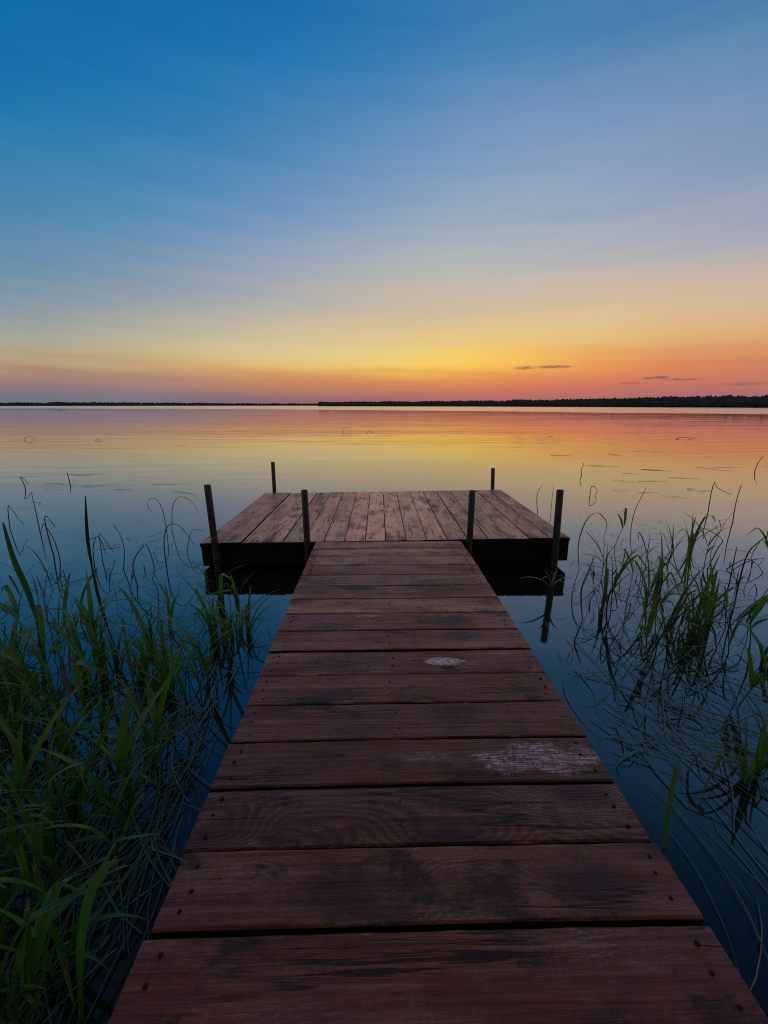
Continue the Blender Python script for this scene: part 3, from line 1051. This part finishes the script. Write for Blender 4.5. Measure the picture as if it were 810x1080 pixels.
stem('bent_stem', [(146, 618), (140, 596), (150, 577), (156, 577), (163, 600), (160, 612)], 'dead stem folded into a narrow loop above the left reed bed', 'stem', r=.0055, sub=3)
stem('bent_stem', [(67, 618), (63, 610), (67, 602), (70, 617)], 'small triangle of folded stem in the left water', 'stem', r=.005, sub=2)
stem('reed_leaf', [(84, 660), (86, 632), (95, 610), (103, 598)], 'slim green leaf curving right above the left reed bed', 'reed', leafw=.016, mat=m_dark)
# bottom-left foreground leaves
stem('reed_leaf', [(82, 1075), (84, 1010), (93, 950), (108, 920), (128, 906), (112, 912), (106, 917)], 'bright green leaf arching over at its tip in the bottom left foreground', 'reed', leafw=.021, mat=m_green)
stem('reed_leaf', [(60, 1040), (44, 1000), (24, 975), (-5, 957)], 'green leaf bending left at the bottom left edge', 'reed', leafw=.018, mat=m_green)
stem('reed_leaf', [(-30, 1075), (0, 1048), (24, 1040), (48, 1043)], 'thin green leaf entering from the bottom left corner', 'reed', leafw=.012, mat=m_green)
stem('reed_leaf', [(70, 860), (90, 815), (112, 768), (113, 742)], 'pale upright leaf standing in the dark lower left bed', 'reed', leafw=.017, mat=m_dark)
stem('reed_leaf', [(128, 800), (108, 808), (88, 796), (82, 793)], 'short yellow green leaf bent flat in the lower left bed', 'reed', leafw=.016, mat=m_green)
# right side
stem('bent_stem', [(614, 502), (613, 496), (616, 488)], 'single short stem standing far out right of the back post', 'stem', r=.010)
stem('bent_stem', [(568, 541), (566, 528), (568, 517), (573, 512)], 'thin curved stem just left of the front right post', 'stem', r=.006)
stem('bent_stem', [(581, 543), (582, 528), (584, 512)], 'thin straight stem close to the front right post', 'stem', r=.0045)
stem('bent_stem', [(622, 524), (624, 513), (630, 518), (622, 530)], 'small folded stem in the water right of the front right post', 'stem', r=.007, sub=3)
stem('bent_stem', [(666, 553), (669, 540), (675, 527), (681, 515)], 'tall thin stem leaning right above the tangled patch', 'stem', r=.0055)
stem('bent_stem', [(747, 540), (750, 520), (754, 508), (756, 514), (771, 522)], 'dead stem with a broken side arm far right', 'stem', r=.007, sub=2)
stem('bent_stem', [(773, 551), (776, 531), (782, 511)], 'plain straight stem leaning right near the right edge', 'stem', r=.007)
stem('bent_stem', [(796, 497), (799, 489), (805, 481)], 'short dead stem far out at the right edge', 'stem', r=.011)
stem('bent_stem', [(707, 463), (715, 462.3), (722, 461.2), (728, 462.3), (738, 463)], 'small dark floating twig far out on the right water', 'stem', r=.011)
stem('reed_leaf', [(722, 625), (724, 600), (728, 570), (734, 545)], 'upright dark leaf at the top of the right patch', 'reed', leafw=.026, mat=m_dark)
stem('reed_leaf', [(724, 640), (728, 590), (740, 552), (750, 544), (754, 550)], 'tall dark leaf hooked over at its tip in the right patch', 'reed', leafw=.024, mat=m_dark)
stem('bent_stem', [(745, 600), (756, 580), (762, 570), (751, 561), (738, 556)], 'thin stem folded back over itself at the right of the patch', 'stem', r=.005)
stem('reed_leaf', [(612, 600), (610, 575), (618, 550), (630, 541), (640, 553), (634, 572)], 'dark leaf arched into a hoop at the left side of the right patch', 'reed', leafw=.014, mat=m_dark)
stem('reed_leaf', [(616, 655), (613, 625), (620, 605), (628, 585)], 'dark leaf standing alone in the water left of the right patch', 'reed', leafw=.016, mat=m_dark)
stem('bent_stem', [(641, 655), (640, 640), (646, 619), (651, 641), (644, 644)], 'dark stem folded into a narrow loop right of the platform', 'stem', r=.006, sub=3)
stem('bent_stem', [(774, 640), (786, 590), (800, 572), (815, 562)], 'dark stem leaning out of frame at the right edge', 'stem', r=.006)
stem('bent_stem', [(770, 612), (773, 596), (777, 577)], 'short dark stem near the right edge of the patch', 'stem', r=.006)
stem('bent_stem', [(760, 600), (785, 590), (800, 597), (812, 620)], 'drooping dark stem at the right edge of the patch', 'stem', r=.005)
stem('reed_leaf', [(702, 900), (705, 865), (711, 825), (717, 801)], 'short broad green leaf standing upright beside the right side of the walkway', 'reed', leafw=.026, mat=m_green)
stem('reed_leaf', [(724, 812), (736, 797), (752, 795), (757, 802), (745, 825), (738, 845)], 'bright green leaf folded down in the dark water right of the walkway', 'reed', leafw=.022, mat=m_green)
# the leafy plant at the foot of the front right post
wp = empty('water_plant', on_z(580, 632))
tag(wp, 'pale green water plant with drooping leaves at the foot of the front right post', 'plant')
bm = bmesh.new()
tube(bm, [Vector((0, 0, -.05)), Vector((0.0, 0, .05)), Vector((.01, .01, .12)), Vector((-.01, .02, .18))], [.005, .0045, .004, .002])
obj('stem', bm, m_dark, wp)
for dx_, L, ln, cu, w in ((PI * 1.02, .30, .9, 1.0, .020), (PI * 1.2, .22, .3, 1.9, .018), (PI * 1.6, .20, .4, 1.9, .016), (0.1, .22, .7, 1.5, .014), (.8, .18, .3, 1.2, .012), (PI * .8, .16, .2, .8, .012)):
    bm = bmesh.new()
    ribbon(bm, blade_path((0, .0, .11), dx_, ln, L, cu, floor=.008), leaf_w(11, w))
    obj('leaf', bm, m_float_leaf, wp, smooth=True)

# ------------------------------------------------------------------ floating grass (uncountable)
def floating(name, label, spec):
    bm = bmesh.new()
    for (n_, area, ang_px, spread, Lr, wr) in spec:
        k = 0
        tries = 0
        while k < n_ and tries < 20000:
            tries += 1
            px, py = area()
            if px > walk_left(py) - 10 and px < walk_right(py) + 10: continue
            p = on_z(px, py)
            q = on_z(px + ang_px[0], py + ang_px[1])
            a = math.atan2(q.y - p.y, q.x - p.x) + random.gauss(0, spread)
            L = random.uniform(*Lr)
            z0 = random.uniform(.003, .016)
            pts = []
            cur = p.copy()
            bend = random.gauss(0, .05)
            for i in range(9):
                pts.append(Vector((cur.x, cur.y, z0 + .006 * mnoise.noise(Vector((cur.x * 9, cur.y * 9, k))))))
                a += bend + random.gauss(0, .05)
                if random.random() < .08: a += random.uniform(-1.2, 1.2)
                cur += Vector((math.cos(a), math.sin(a), 0)) * L / 8
            w = random.uniform(*wr)
            tl = random.uniform(-.5, .5)
            ribbon(bm, pts, [w * (.5 + .5 * math.sin(PI * min(1, (i + .6) / 7))) for i in range(9)], side0=Vector((-math.sin(a), math.cos(a), tl)))
            k += 1
    o = obj(name, bm, m_float_leaf, smooth=True)
    tag(o, label, 'grass', kind='stuff')


U = random.uniform
floating('floating_grass', 'flattened grass stems lying on the water along the left of the walkway', [
    (150, lambda: (U(120, 285), U(640, 900)), (-40, 90), .22, (.2, .7), (.003, .008)),
    (160, lambda: (U(-40, 250), U(660, 1060)), (-60, 80), .4, (.2, .6), (.003, .008)),
    (60, lambda: (U(60, 230), U(560, 660)), (-60, 30), .8, (.1, .5), (.003, .008)),
])
floating('floating_grass', 'pale flattened grass stems lying on the water right of the walkway', [
    (150, lambda: (random.gauss(700, 60), U(600, 800)), (110, 100), .6, (.12, .5), (.003, .008)),
    (90, lambda: (U(560, 830), U(690, 800)), (100, 60), .4, (.2, .7), (.003, .007)),
    (50, lambda: (U(600, 700), U(540, 640)), (40, 60), .9, (.08, .35), (.004, .008)),
    (14, lambda: (U(640, 830), U(800, 960)), (90, 110), .15, (.3, .9), (.003, .006)),
])
floating('floating_debris', 'thin scattered plant debris floating far out on the water', [
    (30, lambda: (U(560, 810), U(455, 530)), (100, 4), .12, (.2, .9), (.010, .022)),
    (14, lambda: (U(0, 200), U(450, 530)), (100, 3), .12, (.2, .9), (.010, .022)),
])

# ------------------------------------------------------------------ unseen bank and thicket added behind the viewer to shade the near boards
bm = bmesh.new()
gx = [-60 + 4 * k for k in range(31)]
gy = [-1.0, -1.5, -2.5, -5, -12, -60]
gz = [-.5, .05, .28, .45, .9, 1.6]
vs = [[bm.verts.new((a, b + .35 * mnoise.noise(Vector((a * .3, b, 0))), c)) for b, c in zip(gy, gz)] for a in gx]
for i in range(len(gx) - 1):
    for j in range(len(gy) - 1):
        bm.faces.new((vs[i][j], vs[i][j + 1], vs[i + 1][j + 1], vs[i + 1][j]))
tag(obj('bank', bm, m_soil), kind='structure')
bm = bmesh.new()
rs = random.Random(5)
for c in range(136):
    cx_, cy_, cz_ = rs.uniform(-9, 9), rs.uniform(-4.6, -2.0), rs.uniform(.4, 3.8)
    if c > 48:  # crowns added overhead, out of view, to shade the near boards
        cx_, cy_, cz_ = rs.uniform(-5.0, 3.8), rs.uniform(-2.6, .25), rs.uniform(3.1, 4.7)
    rr = rs.uniform(.5, .9)
    for k in range(150):
        d = Vector((rs.gauss(0, 1), rs.gauss(0, 1), rs.gauss(0, 1))).normalized() * rr * rs.random() ** .4
        p = Vector((cx_, cy_, cz_)) + d
        a = Vector((rs.gauss(0, 1), rs.gauss(0, 1), rs.gauss(0, 1))).normalized()
        b = a.orthogonal().normalized()
        bm.faces.new([bm.verts.new(p + a * .13), bm.verts.new(p + b * .07), bm.verts.new(p - a * .13), bm.verts.new(p - b * .07)])
tag(obj('shade_thicket', bm, m_dark), 'dense dark leafy thicket added behind the viewer to shade the near walkway', 'thicket', kind='stuff')

# ------------------------------------------------------------------ render settings
S.render.engine = 'CYCLES'
S.view_settings.view_transform = 'Standard'
S.view_settings.look = 'None'
S.view_settings.exposure = 0.0
S.view_settings.gamma = 1.0
S.view_settings.use_curve_mapping = False
S.cycles.use_denoising = False
S.cycles.filter_width = 1.1
S.cycles.max_bounces = 6
S.cycles.diffuse_bounces = 2
S.cycles.glossy_bounces = 3
S.cycles.transparent_max_bounces = 8
